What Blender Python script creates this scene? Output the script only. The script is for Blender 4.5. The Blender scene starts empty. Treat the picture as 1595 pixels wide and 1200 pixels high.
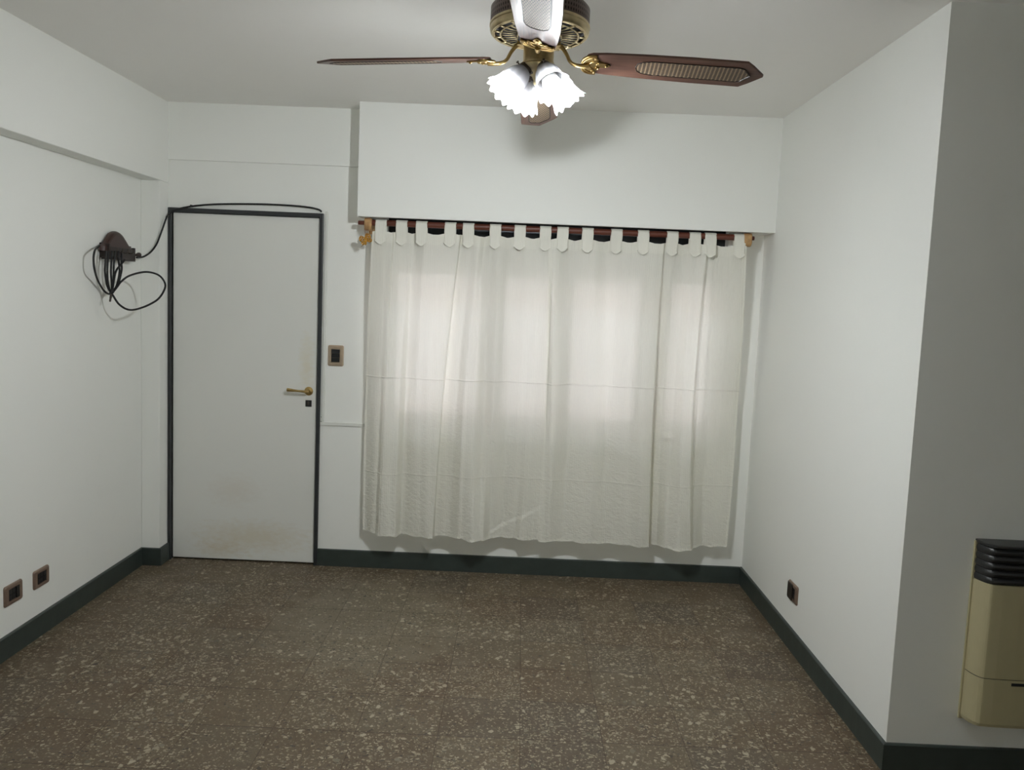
import bpy, bmesh, math, random
from mathutils import Vector, Matrix
PI = math.pi
random.seed(7)
SC = bpy.context.scene
COL = SC.collection

# ------------------------------------------------------------------ camera, light, exposure
cam_d = bpy.data.cameras.new('camera')
cam = bpy.data.objects.new('camera', cam_d); COL.objects.link(cam)
YAW, PITCH, ROLL = -0.0074, -0.0996, 0.0413
cy_, sy_ = math.cos(YAW), math.sin(YAW); cp_, sp_ = math.cos(PITCH), math.sin(PITCH); cr_, sr_ = math.cos(ROLL), math.sin(ROLL)
ex = Vector((cy_, -sy_, 0)); ez = Vector((-sp_*sy_, -sp_*cy_, cp_)); fw = Vector((cp_*sy_, cp_*cy_, sp_))
right = cr_*ex + sr_*ez; up = -sr_*ex + cr_*ez
m = Matrix((right, up, -fw)).transposed().to_4x4(); m.translation = Vector((0, 0, 1.5886))
cam.matrix_world = m
cam_d.sensor_width = 36; cam_d.lens = 1336.3/1595*36; cam_d.clip_start = .01
SC.camera = cam
SC.view_settings.view_transform = 'Standard'; SC.view_settings.look = 'None'
SC.view_settings.gamma = 1; SC.view_settings.use_curve_mapping = False
SC.view_settings.exposure = 0.0
try:
    SC.cycles.use_denoising = True
    SC.cycles.max_bounces = 18; SC.cycles.diffuse_bounces = 16; SC.cycles.transmission_bounces = 8; SC.cycles.transparent_max_bounces = 10
    SC.cycles.sample_clamp_indirect = 4
except Exception: pass

BULB = 1050.0         # glow of the four lamp bulbs
SKY = 11.0            # daylight outside the window
W = bpy.data.worlds.new('daylight'); SC.world = W; W.use_nodes = True
nt = W.node_tree; nt.nodes.clear()
wo = nt.nodes.new('ShaderNodeOutputWorld'); bg = nt.nodes.new('ShaderNodeBackground')
tc = nt.nodes.new('ShaderNodeTexCoord'); sx = nt.nodes.new('ShaderNodeSeparateXYZ'); cr = nt.nodes.new('ShaderNodeValToRGB')
mr = nt.nodes.new('ShaderNodeMapRange'); mr.inputs[1].default_value = -1; mr.inputs[2].default_value = 1
cr.color_ramp.elements[0].position = .45; cr.color_ramp.elements[0].color = (.55, .48, .45, 1)
cr.color_ramp.elements[1].position = .55; cr.color_ramp.elements[1].color = (.72, .86, 1, 1)
nt.links.new(tc.outputs['Generated'], sx.inputs[0]); nt.links.new(sx.outputs[2], mr.inputs[0]); nt.links.new(mr.outputs[0], cr.inputs[0])
nt.links.new(cr.outputs[0], bg.inputs[0]); bg.inputs[1].default_value = SKY; nt.links.new(bg.outputs[0], wo.inputs[0])
# daylight portal in the window opening (only guides sampling)
pl = bpy.data.lights.new('window_portal', 'AREA'); pl.shape = 'RECTANGLE'; pl.size = 1.86; pl.size_y = .95
try: pl.cycles.is_portal = True
except Exception: pass
po = bpy.data.objects.new('window_portal', pl); COL.objects.link(po)
po.location = (.16, 5.14, 1.35); po.rotation_euler = (-PI/2, 0, 0)

pl2 = bpy.data.lights.new('rear_fill_portal', 'AREA'); pl2.shape = 'RECTANGLE'; pl2.size = 1.2; pl2.size_y = 1.05  # guides sampling through the added rear window
try: pl2.cycles.is_portal = True
except Exception: pass
po2 = bpy.data.objects.new('rear_fill_portal', pl2); COL.objects.link(po2)
po2.location = (.8, -3.45, 1.675); po2.rotation_euler = (PI/2, 0, 0)

# ------------------------------------------------------------------ helpers
def nodes(name):
    M = bpy.data.materials.new(name); M.use_nodes = True
    t = M.node_tree; b = t.nodes['Principled BSDF']
    return M, t, b
def N(t, kind, **kw):
    n = t.nodes.new(kind)
    for k, v in kw.items(): setattr(n, k, v)
    return n
def noise(t, scale, detail=3, rough=.5, co=None, vec=(1, 1, 1)):
    n = N(t, 'ShaderNodeTexNoise'); n.inputs['Scale'].default_value = scale; n.inputs['Detail'].default_value = detail; n.inputs['Roughness'].default_value = rough
    mp = N(t, 'ShaderNodeMapping'); mp.inputs['Scale'].default_value = vec
    c = N(t, 'ShaderNodeTexCoord'); t.links.new(c.outputs['Object'], mp.inputs[0]); t.links.new(mp.outputs[0], n.inputs['Vector'])
    return n
def mix(t, fac, a, b, mode='MIX'):
    n = N(t, 'ShaderNodeMix', data_type='RGBA', blend_type=mode)
    for i, v in ((0, fac), (6, a), (7, b)):
        if hasattr(v, 'is_output'): t.links.new(v, n.inputs[i])
        elif isinstance(v, (int, float)): n.inputs[i].default_value = v
        else: n.inputs[i].default_value = (*v, 1)
    return n.outputs[2]
def math_(t, op, a, b=None, c=None, clamp=False):
    n = N(t, 'ShaderNodeMath', operation=op, use_clamp=clamp)
    for i, v in enumerate((a, b, c)):
        if v is None: continue
        if hasattr(v, 'is_output'): t.links.new(v, n.inputs[i])
        else: n.inputs[i].default_value = v
    return n.outputs[0]
def ramp(t, src, stops):
    n = N(t, 'ShaderNodeValToRGB'); t.links.new(src, n.inputs[0])
    e = n.color_ramp.elements
    while len(e) < len(stops): e.new(.5)
    for q, (p, c) in zip(e, stops): q.position = p; q.color = (*c, 1) if not isinstance(c, (int, float)) else (c, c, c, 1)
    return n.outputs[0]
def bump(t, b, h, strength=.2, dist=.01):
    n = N(t, 'ShaderNodeBump'); n.inputs['Strength'].default_value = strength; n.inputs['Distance'].default_value = dist
    t.links.new(h, n.inputs['Height']); t.links.new(n.outputs[0], b.inputs['Normal']); return n
def plain(name, col, rough=.5, metal=0, var=.06, scale=30, bmp=0):
    M, t, b = nodes(name)
    n = noise(t, scale, 4)
    dark = tuple(c*(1-var) for c in col); lite = tuple(min(1, c*(1+var)) for c in col)
    t.links.new(mix(t, n.outputs[0], dark, lite), b.inputs['Base Color'])
    b.inputs['Roughness'].default_value = rough; b.inputs['Metallic'].default_value = metal
    if bmp: bump(t, b, n.outputs[0], bmp, .004)
    return M
def link(name, me, mat=None, parent=None):
    o = bpy.data.objects.new(name, me); COL.objects.link(o)
    if mat is not None: me.materials.append(mat)
    if parent is not None: o.parent = parent
    return o
def obj(name, bm, mat, parent=None, smooth=False, bevel=0, seg=2, auto=None):
    bmesh.ops.remove_doubles(bm, verts=bm.verts, dist=1e-6) if False else None
    bmesh.ops.recalc_face_normals(bm, faces=bm.faces)
    me = bpy.data.meshes.new(name); bm.to_mesh(me); bm.free()
    if smooth:
        for p in me.polygons: p.use_smooth = True
    o = link(name, me, mat, parent)
    if bevel:
        mo = o.modifiers.new('bevel', 'BEVEL'); mo.width = bevel; mo.segments = seg; mo.limit_method = 'ANGLE'; mo.angle_limit = math.radians(40)
    return o
def empty(name, loc=(0, 0, 0), rot=(0, 0, 0)):
    o = bpy.data.objects.new(name, None); COL.objects.link(o); o.location = loc; o.rotation_euler = rot
    o.empty_display_size = .05
    return o
def tag(o, label=None, cat=None, group=None, kind=None):
    if label: o['label'] = label
    if cat: o['category'] = cat
    if group: o['group'] = group
    if kind: o['kind'] = kind
    return o
def struct(o, label=None, cat=None):
    return tag(o, label, cat, None, 'structure')
def box(bm, x0, x1, y0, y1, z0, z1, M=None):
    vs = [bm.verts.new((x, y, z)) for x in (x0, x1) for y in (y0, y1) for z in (z0, z1)]
    if M is not None:
        for v in vs: v.co = M @ v.co
    for f in ((0, 1, 3, 2), (4, 6, 7, 5), (0, 4, 5, 1), (2, 3, 7, 6), (0, 2, 6, 4), (1, 5, 7, 3)):
        bm.faces.new([vs[i] for i in f])
    return vs
def prism(bm, pts, d, M=None):
    """pts: 2D outline (a,b); extruded 0..d along c; M maps (a,b,c) to the place"""
    M = M or Matrix.Identity(4)
    A = [bm.verts.new(M @ Vector((a, b, 0))) for a, b in pts]; B = [bm.verts.new(M @ Vector((a, b, d))) for a, b in pts]
    bm.faces.new(A); bm.faces.new(B[::-1])
    n = len(pts)
    for i in range(n): bm.faces.new((A[i], B[i], B[(i+1) % n], A[(i+1) % n]))
def lathe(bm, prof, n=48, M=None, cap=True, wob=None):
    M = M or Matrix.Identity(4); rings = []
    for k, (r, z) in enumerate(prof):
        ring = []
        for i in range(n):
            a = 2*PI*i/n; rr, zz = (r, z) if wob is None else wob(r, z, a, k)
            ring.append(bm.verts.new(M @ Vector((rr*math.cos(a), rr*math.sin(a), zz))))
        rings.append(ring)
    for A, B in zip(rings, rings[1:]):
        for i in range(n): bm.faces.new((A[i], A[(i+1) % n], B[(i+1) % n], B[i]))
    if cap:
        if prof[0][0] > 1e-5: bm.faces.new(rings[0][::-1])
        if prof[-1][0] > 1e-5: bm.faces.new(rings[-1])
def catmull(pts, sub=8, closed=False):
    P = [Vector(p) for p in pts]; n = len(P); out = []
    rng = range(n if closed else n-1)
    for i in rng:
        if closed: a, b, c, d = P[(i-1) % n], P[i], P[(i+1) % n], P[(i+2) % n]
        else: a, b, c, d = P[max(i-1, 0)], P[i], P[i+1], P[min(i+2, n-1)]
        for k in range(sub):
            t = k/sub
            out.append(.5*((2*b)+(c-a)*t+(2*a-5*b+4*c-d)*t*t+(3*b-a-3*c+d)*t**3))
    if not closed: out.append(P[-1].copy())
    return out
def tube(bm, path, r, n=10, closed=False, rf=None, flat=1.0):
    P = [Vector(p) for p in path]; L = len(P); rings = []; prev = None
    for i, p in enumerate(P):
        t = (P[(i+1) % L]-P[i-1]) if closed else (P[min(i+1, L-1)]-P[max(i-1, 0)])
        if t.length < 1e-9: t = Vector((0, 0, 1))
        t.normalize()
        if prev is None:
            prev = t.cross(Vector((0, 0, 1)))
            if prev.length < .1: prev = t.cross(Vector((1, 0, 0)))
        prev = (prev - t*prev.dot(t)).normalized(); b = t.cross(prev)
        rr = r if rf is None else rf(i/(L-1))
        rings.append([bm.verts.new(p + prev*rr*math.cos(2*PI*k/n) + b*rr*flat*math.sin(2*PI*k/n)) for k in range(n)])
    for i in range(L if closed else L-1):
        A, B = rings[i], rings[(i+1) % L]
        for k in range(n): bm.faces.new((A[k], A[(k+1) % n], B[(k+1) % n], B[k]))
    if not closed: bm.faces.new(rings[0][::-1]); bm.faces.new(rings[-1])
def rrect(w, h, r, n=5):
    out = []
    for cx, cy, a0 in ((w/2-r, h/2-r, 0), (-w/2+r, h/2-r, 90), (-w/2+r, -h/2+r, 180), (w/2-r, -h/2+r, 270)):
        for k in range(n+1):
            a = math.radians(a0+90*k/n); out.append((cx+r*math.cos(a), cy+r*math.sin(a)))
    return out

# ------------------------------------------------------------------ room dimensions (metres)
D, XL, XP, XR, YP, H = 4.865, -2.104, -2.0, 1.339, 2.88, 2.598
YPIL = 4.739          # front of the pilaster beside the door
YBOX, XBOX, ZBOX = 4.662, -.902, 1.9985
ZLB, ZBB = 2.156, 2.2845
REAR, FARX = -3.2, 4.6

# ------------------------------------------------------------------ materials
def wall_paint(name, col, grain=.12):
    M, t, b = nodes(name)
    n1 = noise(t, 1.3, 3); n2 = noise(t, 260, 5, .65); n3 = noise(t, 9, 4)
    c = mix(t, n1.outputs[0], tuple(x*.975 for x in col), col)
    c = mix(t, math_(t, 'MULTIPLY', ramp(t, n3.outputs[0], [(.62, 0), (.8, 1)]), .12), c, tuple(x*.86 for x in col))
    t.links.new(c, b.inputs['Base Color']); b.inputs['Roughness'].default_value = .62
    b.inputs['Specular IOR Level'].default_value = .3
    h = math_(t, 'ADD', n2.outputs[0], math_(t, 'MULTIPLY', n3.outputs[0], 1.2))
    bump(t, b, h, grain, .006)
    return M
PAINT = wall_paint('white_wall_paint', (.89, .90, .875))
CEIL = wall_paint('ceiling_paint', (.93, .92, .90), .06)
DOORM = None
M, t, b = nodes('white_door_lacquer'); DOORM = M
c_ = N(t, 'ShaderNodeTexCoord')
def blob(t, cx, cz, rx, rz, seed, s=22):
    sp = N(t, 'ShaderNodeSeparateXYZ'); t.links.new(c_.outputs['Object'], sp.inputs[0])
    dx = math_(t, 'DIVIDE', math_(t, 'SUBTRACT', sp.outputs[0], cx), rx); dz = math_(t, 'DIVIDE', math_(t, 'SUBTRACT', sp.outputs[2], cz), rz)
    d = math_(t, 'SQRT', math_(t, 'ADD', math_(t, 'MULTIPLY', dx, dx), math_(t, 'MULTIPLY', dz, dz)))
    n = noise(t, s, 5, .6, vec=(1, 1, 2.2))
    return math_(t, 'MULTIPLY', math_(t, 'SUBTRACT', 1.15, math_(t, 'ADD', d, math_(t, 'MULTIPLY', math_(t, 'SUBTRACT', n.outputs[0], .5), 1.6)), clamp=True), 1.0, clamp=True)
cc = mix(t, noise(t, 2, 3).outputs[0], (.77, .775, .745), (.80, .805, .775))
cc = mix(t, math_(t, 'MULTIPLY', blob(t, -1.50, .15, .34, .10, 1), .45), cc, (.62, .53, .36))
cc = mix(t, math_(t, 'MULTIPLY', blob(t, -1.70, .07, .16, .06, 2), .4), cc, (.58, .47, .30))
cc = mix(t, math_(t, 'MULTIPLY', blob(t, -1.62, .42, .16, .10, 3), .22), cc, (.62, .52, .42))
cc = mix(t, math_(t, 'MULTIPLY', blob(t, -1.21, 1.17, .045, .19, 4), .40), cc, (.70, .62, .42))
t.links.new(cc, b.inputs['Base Color']); b.inputs['Roughness'].default_value = .45
bump(t, b, noise(t, 60, 3).outputs[0], .05, .004)
GREEN = plain('dark_green_grey_enamel', (.036, .048, .043), .45, 0, .25, 18, .25)
FRAMEP = plain('dark_slate_enamel', (.028, .031, .034), .38, 0, .25, 25, .2)
OUTD = plain('white_enamel_trim', (.76, .77, .74), .45, 0, .03, 30)
BRONZE = plain('brown_bronze_plastic', (.21, .145, .11), .35, .25, .2, 60)
BEIGE = plain('beige_bronze_plastic', (.42, .33, .24), .36, .2, .15, 60)
BLACKP = plain('black_plastic', (.012, .012, .013), .35, 0, .3, 60)
BRASS = plain('aged_brass', (.52, .37, .15), .30, 1, .35, 40)
BRASSD = plain('worn_antique_brass', (.60, .50, .30), .33, 1, .3, 45)
PEWTER = plain('dark_bronze_metal', (.10, .085, .075), .38, .9, .4, 60)
BLACKC = plain('black_cable_sheath', (.005, .005, .006), .6, 0, .3, 40)
WOODL = plain('light_pine', (.50, .30, .13), .5, 0, .35, 45)
WOODR = plain('reddish_brown_rod_wood', (.12, .032, .018), .4, 0, .35, 22)
WOODD = plain('dark_stained_wood', (.022, .011, .009), .45, 0, .4, 14)
CAVITY = plain('dark_cavity', (.02, .02, .022), .9)
ALU = plain('dark_window_metal', (.03, .033, .037), .3, .6, .2)
WOODH = plain('reddish_dark_wood', (.045, .019, .016), .4, 0, .3, 14)
SLATM = plain('grey_shutter_slats', (.16, .17, .17), .6)
IVORY = plain('beige_heater_enamel', (.46, .41, .25), .42, 0, .04, 20)
CHARC = plain('charcoal_heater_grille', (.022, .023, .024), .38, 0, .2, 30)
GOLDC = plain('golden_filigree', (.60, .30, .05), .3, .8, .75, 90)
THREAD = plain('brown_thread', (.20, .09, .05), .8)
EXTW = plain('pinkish_exterior_wall', (.80, .62, .57), .9, 0, .1, 3)
EXTB = plain('beige_bounce_wall', (.80, .70, .55), .9, 0, .1, 3)  # warm tone for the added wall behind the rear window
EXTG = plain('pale_patio_ground', (.55, .55, .53), .9, 0, .1, 3)
M, t, b = nodes('window_glass'); GLASS = M
b.inputs['Base Color'].default_value = (1, 1, 1, 1); b.inputs['Roughness'].default_value = 0; b.inputs['IOR'].default_value = 1.45; b.inputs['Transmission Weight'].default_value = 1
g_tr = N(t, 'ShaderNodeBsdfTransparent'); g_gl = N(t, 'ShaderNodeBsdfGlossy'); g_gl.inputs['Roughness'].default_value = .02
g_fr = N(t, 'ShaderNodeFresnel'); g_mx = N(t, 'ShaderNodeMixShader'); t.links.new(g_fr.outputs[0], g_mx.inputs[0]); t.links.new(g_tr.outputs[0], g_mx.inputs[1]); t.links.new(g_gl.outputs[0], g_mx.inputs[2])
t.links.new(g_mx.outputs[0], t.nodes['Material Output'].inputs[0])

# terrazzo floor tiles
M, t, b = nodes('terrazzo_tiles'); TERR = M
tcn = N(t, 'ShaderNodeTexCoord'); sep = N(t, 'ShaderNodeSeparateXYZ'); t.links.new(tcn.outputs['Object'], sep.inputs[0])
TX, TY, TS = .060, 2.975, .30
u = math_(t, 'DIVIDE', math_(t, 'SUBTRACT', sep.outputs[0], TX-30*TS), TS); v = math_(t, 'DIVIDE', math_(t, 'SUBTRACT', sep.outputs[1], TY-30*TS), TS)
fu = math_(t, 'FRACT', u); fv = math_(t, 'FRACT', v)
def edge(f): return math_(t, 'MINIMUM', f, math_(t, 'SUBTRACT', 1, f))
joint = math_(t, 'MAXIMUM', math_(t, 'LESS_THAN', edge(fu), .0055), math_(t, 'LESS_THAN', edge(fv), .0095))
cell = N(t, 'ShaderNodeCombineXYZ'); t.links.new(math_(t, 'FLOOR', u), cell.inputs[0]); t.links.new(math_(t, 'FLOOR', v), cell.inputs[1])
wn = N(t, 'ShaderNodeTexWhiteNoise', noise_dimensions='3D'); t.links.new(cell.outputs[0], wn.inputs['Vector'])
wsep = N(t, 'ShaderNodeSeparateColor'); t.links.new(wn.outputs['Color'], wsep.inputs[0])
nb = noise(t, 1.1, 4, .6); nf = noise(t, 45, 6, .7); nm = noise(t, 6, 5, .6)
base = mix(t, nf.outputs[0], (.118, .094, .068), (.205, .170, .130))
tint = ramp(t, wsep.outputs[0], [(0, (.94, .86, .78)), (.3, (1.03, .98, .90)), (.6, (1.08, 1.05, .98)), (.85, (.98, .97, .94)), (1, (.80, .78, .80))])
base = mix(t, 1.0, base, tint, 'MULTIPLY')
rust = math_(t, 'MULTIPLY', ramp(t, nb.outputs[0], [(.47, 0), (.62, 1)]), .5)
base = mix(t, rust, base, (.15, .098, .06))
# worn grey patch in front of the door
dx = math_(t, 'DIVIDE', math_(t, 'SUBTRACT', sep.outputs[0], -.66), .42); dy = math_(t, 'DIVIDE', math_(t, 'SUBTRACT', sep.outputs[1], 4.08), .62)
rad = math_(t, 'SQRT', math_(t, 'ADD', math_(t, 'MULTIPLY', dx, dx), math_(t, 'MULTIPLY', dy, dy)))
rad = math_(t, 'ADD', rad, math_(t, 'MULTIPLY', math_(t, 'SUBTRACT', nm.outputs[0], .5), 1.3))
worn = math_(t, 'MULTIPLY', math_(t, 'SUBTRACT', 1.25, rad, clamp=True), 2.2, clamp=True)
base = mix(t, math_(t, 'MULTIPLY', worn, .75), base, (.235, .205, .155))
# chips: angular shards, each a random cell of a jittered mosaic
def shards(scale, gap, off, sxy):
    nd = noise(t, scale*.6, 2)
    av = N(t, 'ShaderNodeVectorMath', operation='MULTIPLY_ADD'); t.links.new(nd.outputs['Color'], av.inputs[0]); av.inputs[1].default_value = (.35/scale,)*3; t.links.new(tcn.outputs['Object'], av.inputs[2])
    mp = N(t, 'ShaderNodeMapping'); mp.inputs['Location'].default_value = (off, off*1.7, 0); mp.inputs['Scale'].default_value = (sxy[0], sxy[1], 0); mp.inputs['Rotation'].default_value = (0, 0, off); t.links.new(av.outputs[0], mp.inputs[0])
    va = N(t, 'ShaderNodeTexVoronoi', voronoi_dimensions='2D', feature='F1'); vb = N(t, 'ShaderNodeTexVoronoi', voronoi_dimensions='2D', feature='DISTANCE_TO_EDGE')
    for q in (va, vb): q.inputs['Scale'].default_value = scale; t.links.new(mp.outputs[0], q.inputs['Vector'])
    cs = N(t, 'ShaderNodeSeparateColor'); t.links.new(va.outputs['Color'], cs.inputs[0])
    return math_(t, 'GREATER_THAN', vb.outputs['Distance'], math_(t, 'ADD', gap, math_(t, 'MULTIPLY', cs.outputs[0], .18))), cs
CREAM, GREYC, DARKC = (.46, .42, .33), (.27, .25, .205), (.045, .04, .034)
dens = math_(t, 'MULTIPLY_ADD', wsep.outputs[1], .24, .13)
def layer(base, scale, gap, off, sxy, prob, amount, stops):
    mk, cs = shards(scale, gap, off, sxy)
    keep_ = math_(t, 'LESS_THAN', cs.outputs[2], prob)
    return mix(t, math_(t, 'MULTIPLY', math_(t, 'MULTIPLY', mk, keep_), amount), base, ramp(t, cs.outputs[1], stops))
base = layer(base, 190, .06, 5.3, (1, 1.2), .25, .4, [(0, DARKC), (.35, (.12, .095, .07)), (.6, GREYC), (1, CREAM)])
pr = math_(t, 'MULTIPLY', dens, math_(t, 'SUBTRACT', 1, math_(t, 'MULTIPLY', worn, .45)))
base = layer(base, 105, .05, .7, (1.35, 1), pr, .85, [(0, DARKC), (.14, (.14, .11, .085)), (.3, GREYC), (.55, (.35, .31, .24)), (.85, CREAM)])
base = layer(base, 78, .05, 2.1, (1, 1.5), math_(t, 'MULTIPLY', pr, .55), .85, [(0, DARKC), (.18, (.10, .09, .08)), (.3, GREYC), (.6, CREAM), (1, (.54, .50, .41))])
base = layer(base, 44, .06, 3.9, (1.2, 1), math_(t, 'MULTIPLY', wsep.outputs[2], .15), .85, [(0, DARKC), (.2, GREYC), (.5, CREAM), (1, (.56, .52, .43))])
# dark flecks in the worn patch
base = layer(base, 60, .14, 1.3, (1.6, 1), math_(t, 'MULTIPLY', worn, .13), .7, [(0, DARKC), (1, (.09, .085, .07))])
base = mix(t, math_(t, 'MULTIPLY', joint, .6), base, (.055, .034, .02))
base = mix(t, 1.0, base, (.72, .69, .63), 'MULTIPLY')
t.links.new(base, b.inputs['Base Color'])
b.inputs['Specular IOR Level'].default_value = .35
t.links.new(ramp(t, nm.outputs[0], [(.3, .42), (.7, .62)]), b.inputs['Roughness'])
bump(t, b, math_(t, 'SUBTRACT', nf.outputs[0], math_(t, 'MULTIPLY', joint, 2)), .12, .003)

# curtain cloth
def cloth(name, trans, clear, col=(.885, .875, .805)):
    M, t, b = nodes(name)
    co = N(t, 'ShaderNodeTexCoord'); sp = N(t, 'ShaderNodeSeparateXYZ'); t.links.new(co.outputs['Object'], sp.inputs[0])
    st = math_(t, 'SINE', math_(t, 'MULTIPLY', math_(t, 'ADD', sp.outputs[0], math_(t, 'MULTIPLY', noise(t, 9, 2).outputs[0], .02)), 620))
    stn = noise(t, 90, 4, .7, vec=(1.6, 1.6, .05))
    cr1 = noise(t, 16, 5, .62, vec=(1, 1, 1.4)); cr2 = noise(t, 55, 4, .6, vec=(.5, .5, 1.5))
    low = math_(t, 'SUBTRACT', 1.35, math_(t, 'MULTIPLY', sp.outputs[2], 1.1), clamp=True)
    h = math_(t, 'ADD', math_(t, 'MULTIPLY', st, .10), math_(t, 'MULTIPLY', stn.outputs[0], .5))
    rdg = math_(t, 'ABSOLUTE', math_(t, 'SUBTRACT', cr1.outputs[0], .5))
    h = math_(t, 'ADD', h, math_(t, 'MULTIPLY', math_(t, 'MULTIPLY', rdg, low), -8.0))
    h = math_(t, 'ADD', h, math_(t, 'MULTIPLY', math_(t, 'MULTIPLY', cr2.outputs[0], low), 1.3))
    # ironed crease across the cloth
    zc = math_(t, 'ADD', sp.outputs[2], math_(t, 'MULTIPLY', noise(t, 4, 2).outputs[0], .02))
    for zz, am in ((1.142, 1.6), (.60, 1.0)):
        h = math_(t, 'ADD', h, math_(t, 'MULTIPLY', math_(t, 'SUBTRACT', 1, math_(t, 'DIVIDE', math_(t, 'ABSOLUTE', math_(t, 'SUBTRACT', zc, zz)), .006), clamp=True), am))
    c = mix(t, stn.outputs[0], tuple(x*.95 for x in col), col)
    bn = N(t, 'ShaderNodeBump'); bn.inputs['Strength'].default_value = .55; bn.inputs['Distance'].default_value = .004; t.links.new(h, bn.inputs['Height'])
    df = N(t, 'ShaderNodeBsdfDiffuse'); tl = N(t, 'ShaderNodeBsdfTranslucent'); tp = N(t, 'ShaderNodeBsdfTransparent')
    for n in (df, tl): t.links.new(c, n.inputs[0]); t.links.new(bn.outputs[0], n.inputs['Normal'])
    tl.inputs[0].default_value = (*col, 1)
    m1 = N(t, 'ShaderNodeMixShader'); m1.inputs[0].default_value = trans; t.links.new(df.outputs[0], m1.inputs[1]); t.links.new(tl.outputs[0], m1.inputs[2])
    m2 = N(t, 'ShaderNodeMixShader'); m2.inputs[0].default_value = clear; t.links.new(m1.outputs[0], m2.inputs[1]); t.links.new(tp.outputs[0], m2.inputs[2])
    t.links.new(m2.outputs[0], t.nodes['Material Output'].inputs[0]); t.nodes.remove(b)
    return M
CLOTH = cloth('thin_white_cotton', .23, .022)
CLOTH2 = cloth('doubled_white_cotton', .08, 0.0)

# ------------------------------------------------------------------ room shell
def slab(name, x0, x1, y0, y1, z0, z1, mat, **kw):
    bm = bmesh.new(); box(bm, x0, x1, y0, y1, z0, z1); o = obj(name, bm, mat, **kw); struct(o); return o
slab('floor', XL-.2, FARX+.2, REAR-.2, D+.3, -.12, 0, TERR)
slab('ceiling', XL-.2, FARX+.2, REAR-.2, D+.3, H, H+.12, CEIL)
WX0, WX1, WZ0, WZ1 = -.775, 1.14, .845, 2.2
bm = bmesh.new()
box(bm, XL-.2, -1.98, D, D+.22, 0, H); box(bm, -1.98, -1.148, D, D+.22, 2.0, H); box(bm, -1.148, WX0, D, D+.22, 0, H)
box(bm, WX0, WX1, D, D+.22, 0, WZ0); box(bm, WX0, WX1, D, D+.22, WZ1, H); box(bm, WX1, XR+.2, D, D+.22, 0, H)
struct(obj('wall_back', bm, PAINT))
slab('wall_left', XL-.2, XL, REAR, D, 0, H, PAINT)
bm = bmesh.new(); prism(bm, [(XR, D), (XR, YP), (FARX, YP), (FARX, YP+.2), (XR+.2, YP+.2), (XR+.2, D)], H)
struct(obj('wall_right', bm, PAINT))
slab('wall_far_right', FARX, FARX+.2, REAR, YP, 0, H, PAINT)
RW0, RW1, RZ0, RZ1 = .2, 1.5, 1.1, 2.25  # opening of the added rear window
bm = bmesh.new()
box(bm, XL, RW0, REAR-.2, REAR, 0, H); box(bm, RW1, FARX, REAR-.2, REAR, 0, H); box(bm, RW0, RW1, REAR-.2, REAR, 0, RZ0); box(bm, RW0, RW1, REAR-.2, REAR, RZ1, H)
struct(obj('wall_rear', bm, PAINT))
# pilaster, beams, shutter box
slab('trim_1', XL, XP, YPIL, D, 0, ZLB, PAINT, bevel=.006)
slab('trim_2', XL, XP+.001, REAR, D, ZLB, H, PAINT, bevel=.004)
slab('trim_3', XP, XBOX+.005, D-.016, D, ZBB, H, PAINT, bevel=.003)
bm = bmesh.new()
box(bm, XBOX, XR, YBOX, YBOX+.025, ZBOX, H)                       # face board
box(bm, XBOX, -.872, YBOX+.025, D, ZBOX, H)                       # left end
box(bm, -.872, -.845, YBOX+.025, D, ZBOX, ZBOX+.02)               # underside beside the slot
box(bm, 1.215, XR, YBOX+.025, D, ZBOX, ZBOX+.02)
box(bm, -.845, 1.215, YBOX+.025, YBOX+.035, ZBOX, ZBOX+.02)
o = struct(obj('trim_4', bm, PAINT))
bm = bmesh.new(); box(bm, -.80, 1.2, YBOX+.04, D-.001, ZBOX+.24, ZBOX+.26); box(bm, -.845, 1.215, YBOX+.026, YBOX+.03, ZBOX+.021, ZBOX+.24)
obj('box_lining', bm, CAVITY, o)
# baseboards
def skirting(name, pts, h=.0995, th=.013, lay=1):
    """pts: floor line along the wall; board is on the left side of the walk when lay=1"""
    n = len(pts); P = [Vector(p) for p in pts]; off = []
    for i in range(n):
        ds = []
        if i > 0: ds.append((P[i]-P[i-1]).normalized())
        if i < n-1: ds.append((P[i+1]-P[i]).normalized())
        nn = [Vector((-d.y, d.x))*lay for d in ds]
        s = nn[0] if len(nn) == 1 else (nn[0]+nn[1])/(1+nn[0].dot(nn[1]))
        off.append(s)
    bm = bmesh.new(); prof = [(0, 0), (th, 0), (th, h-.004), (th-.004, h), (0, h)]; rings = []
    for p, s in zip(P, off): rings.append([bm.verts.new((p.x+s.x*a, p.y+s.y*a, z)) for a, z in prof])
    for A, B in zip(rings, rings[1:]):
        for k in range(len(prof)): bm.faces.new((A[k], A[(k+1) % 5], B[(k+1) % 5], B[k]))
    bm.faces.new(rings[0]); bm.faces.new(rings[-1][::-1])
    return struct(obj(name, bm, GREEN))
skirting('baseboard_left', [(XL, REAR), (XL, YPIL), (XP, YPIL), (XP, D)], lay=-1)
skirting('baseboard_back', [(-1.127, D), (XR-.0135, D)], lay=-1)
skirting('baseboard_right', [(XR, D), (XR, YP), (FARX, YP)], lay=-1)
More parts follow.
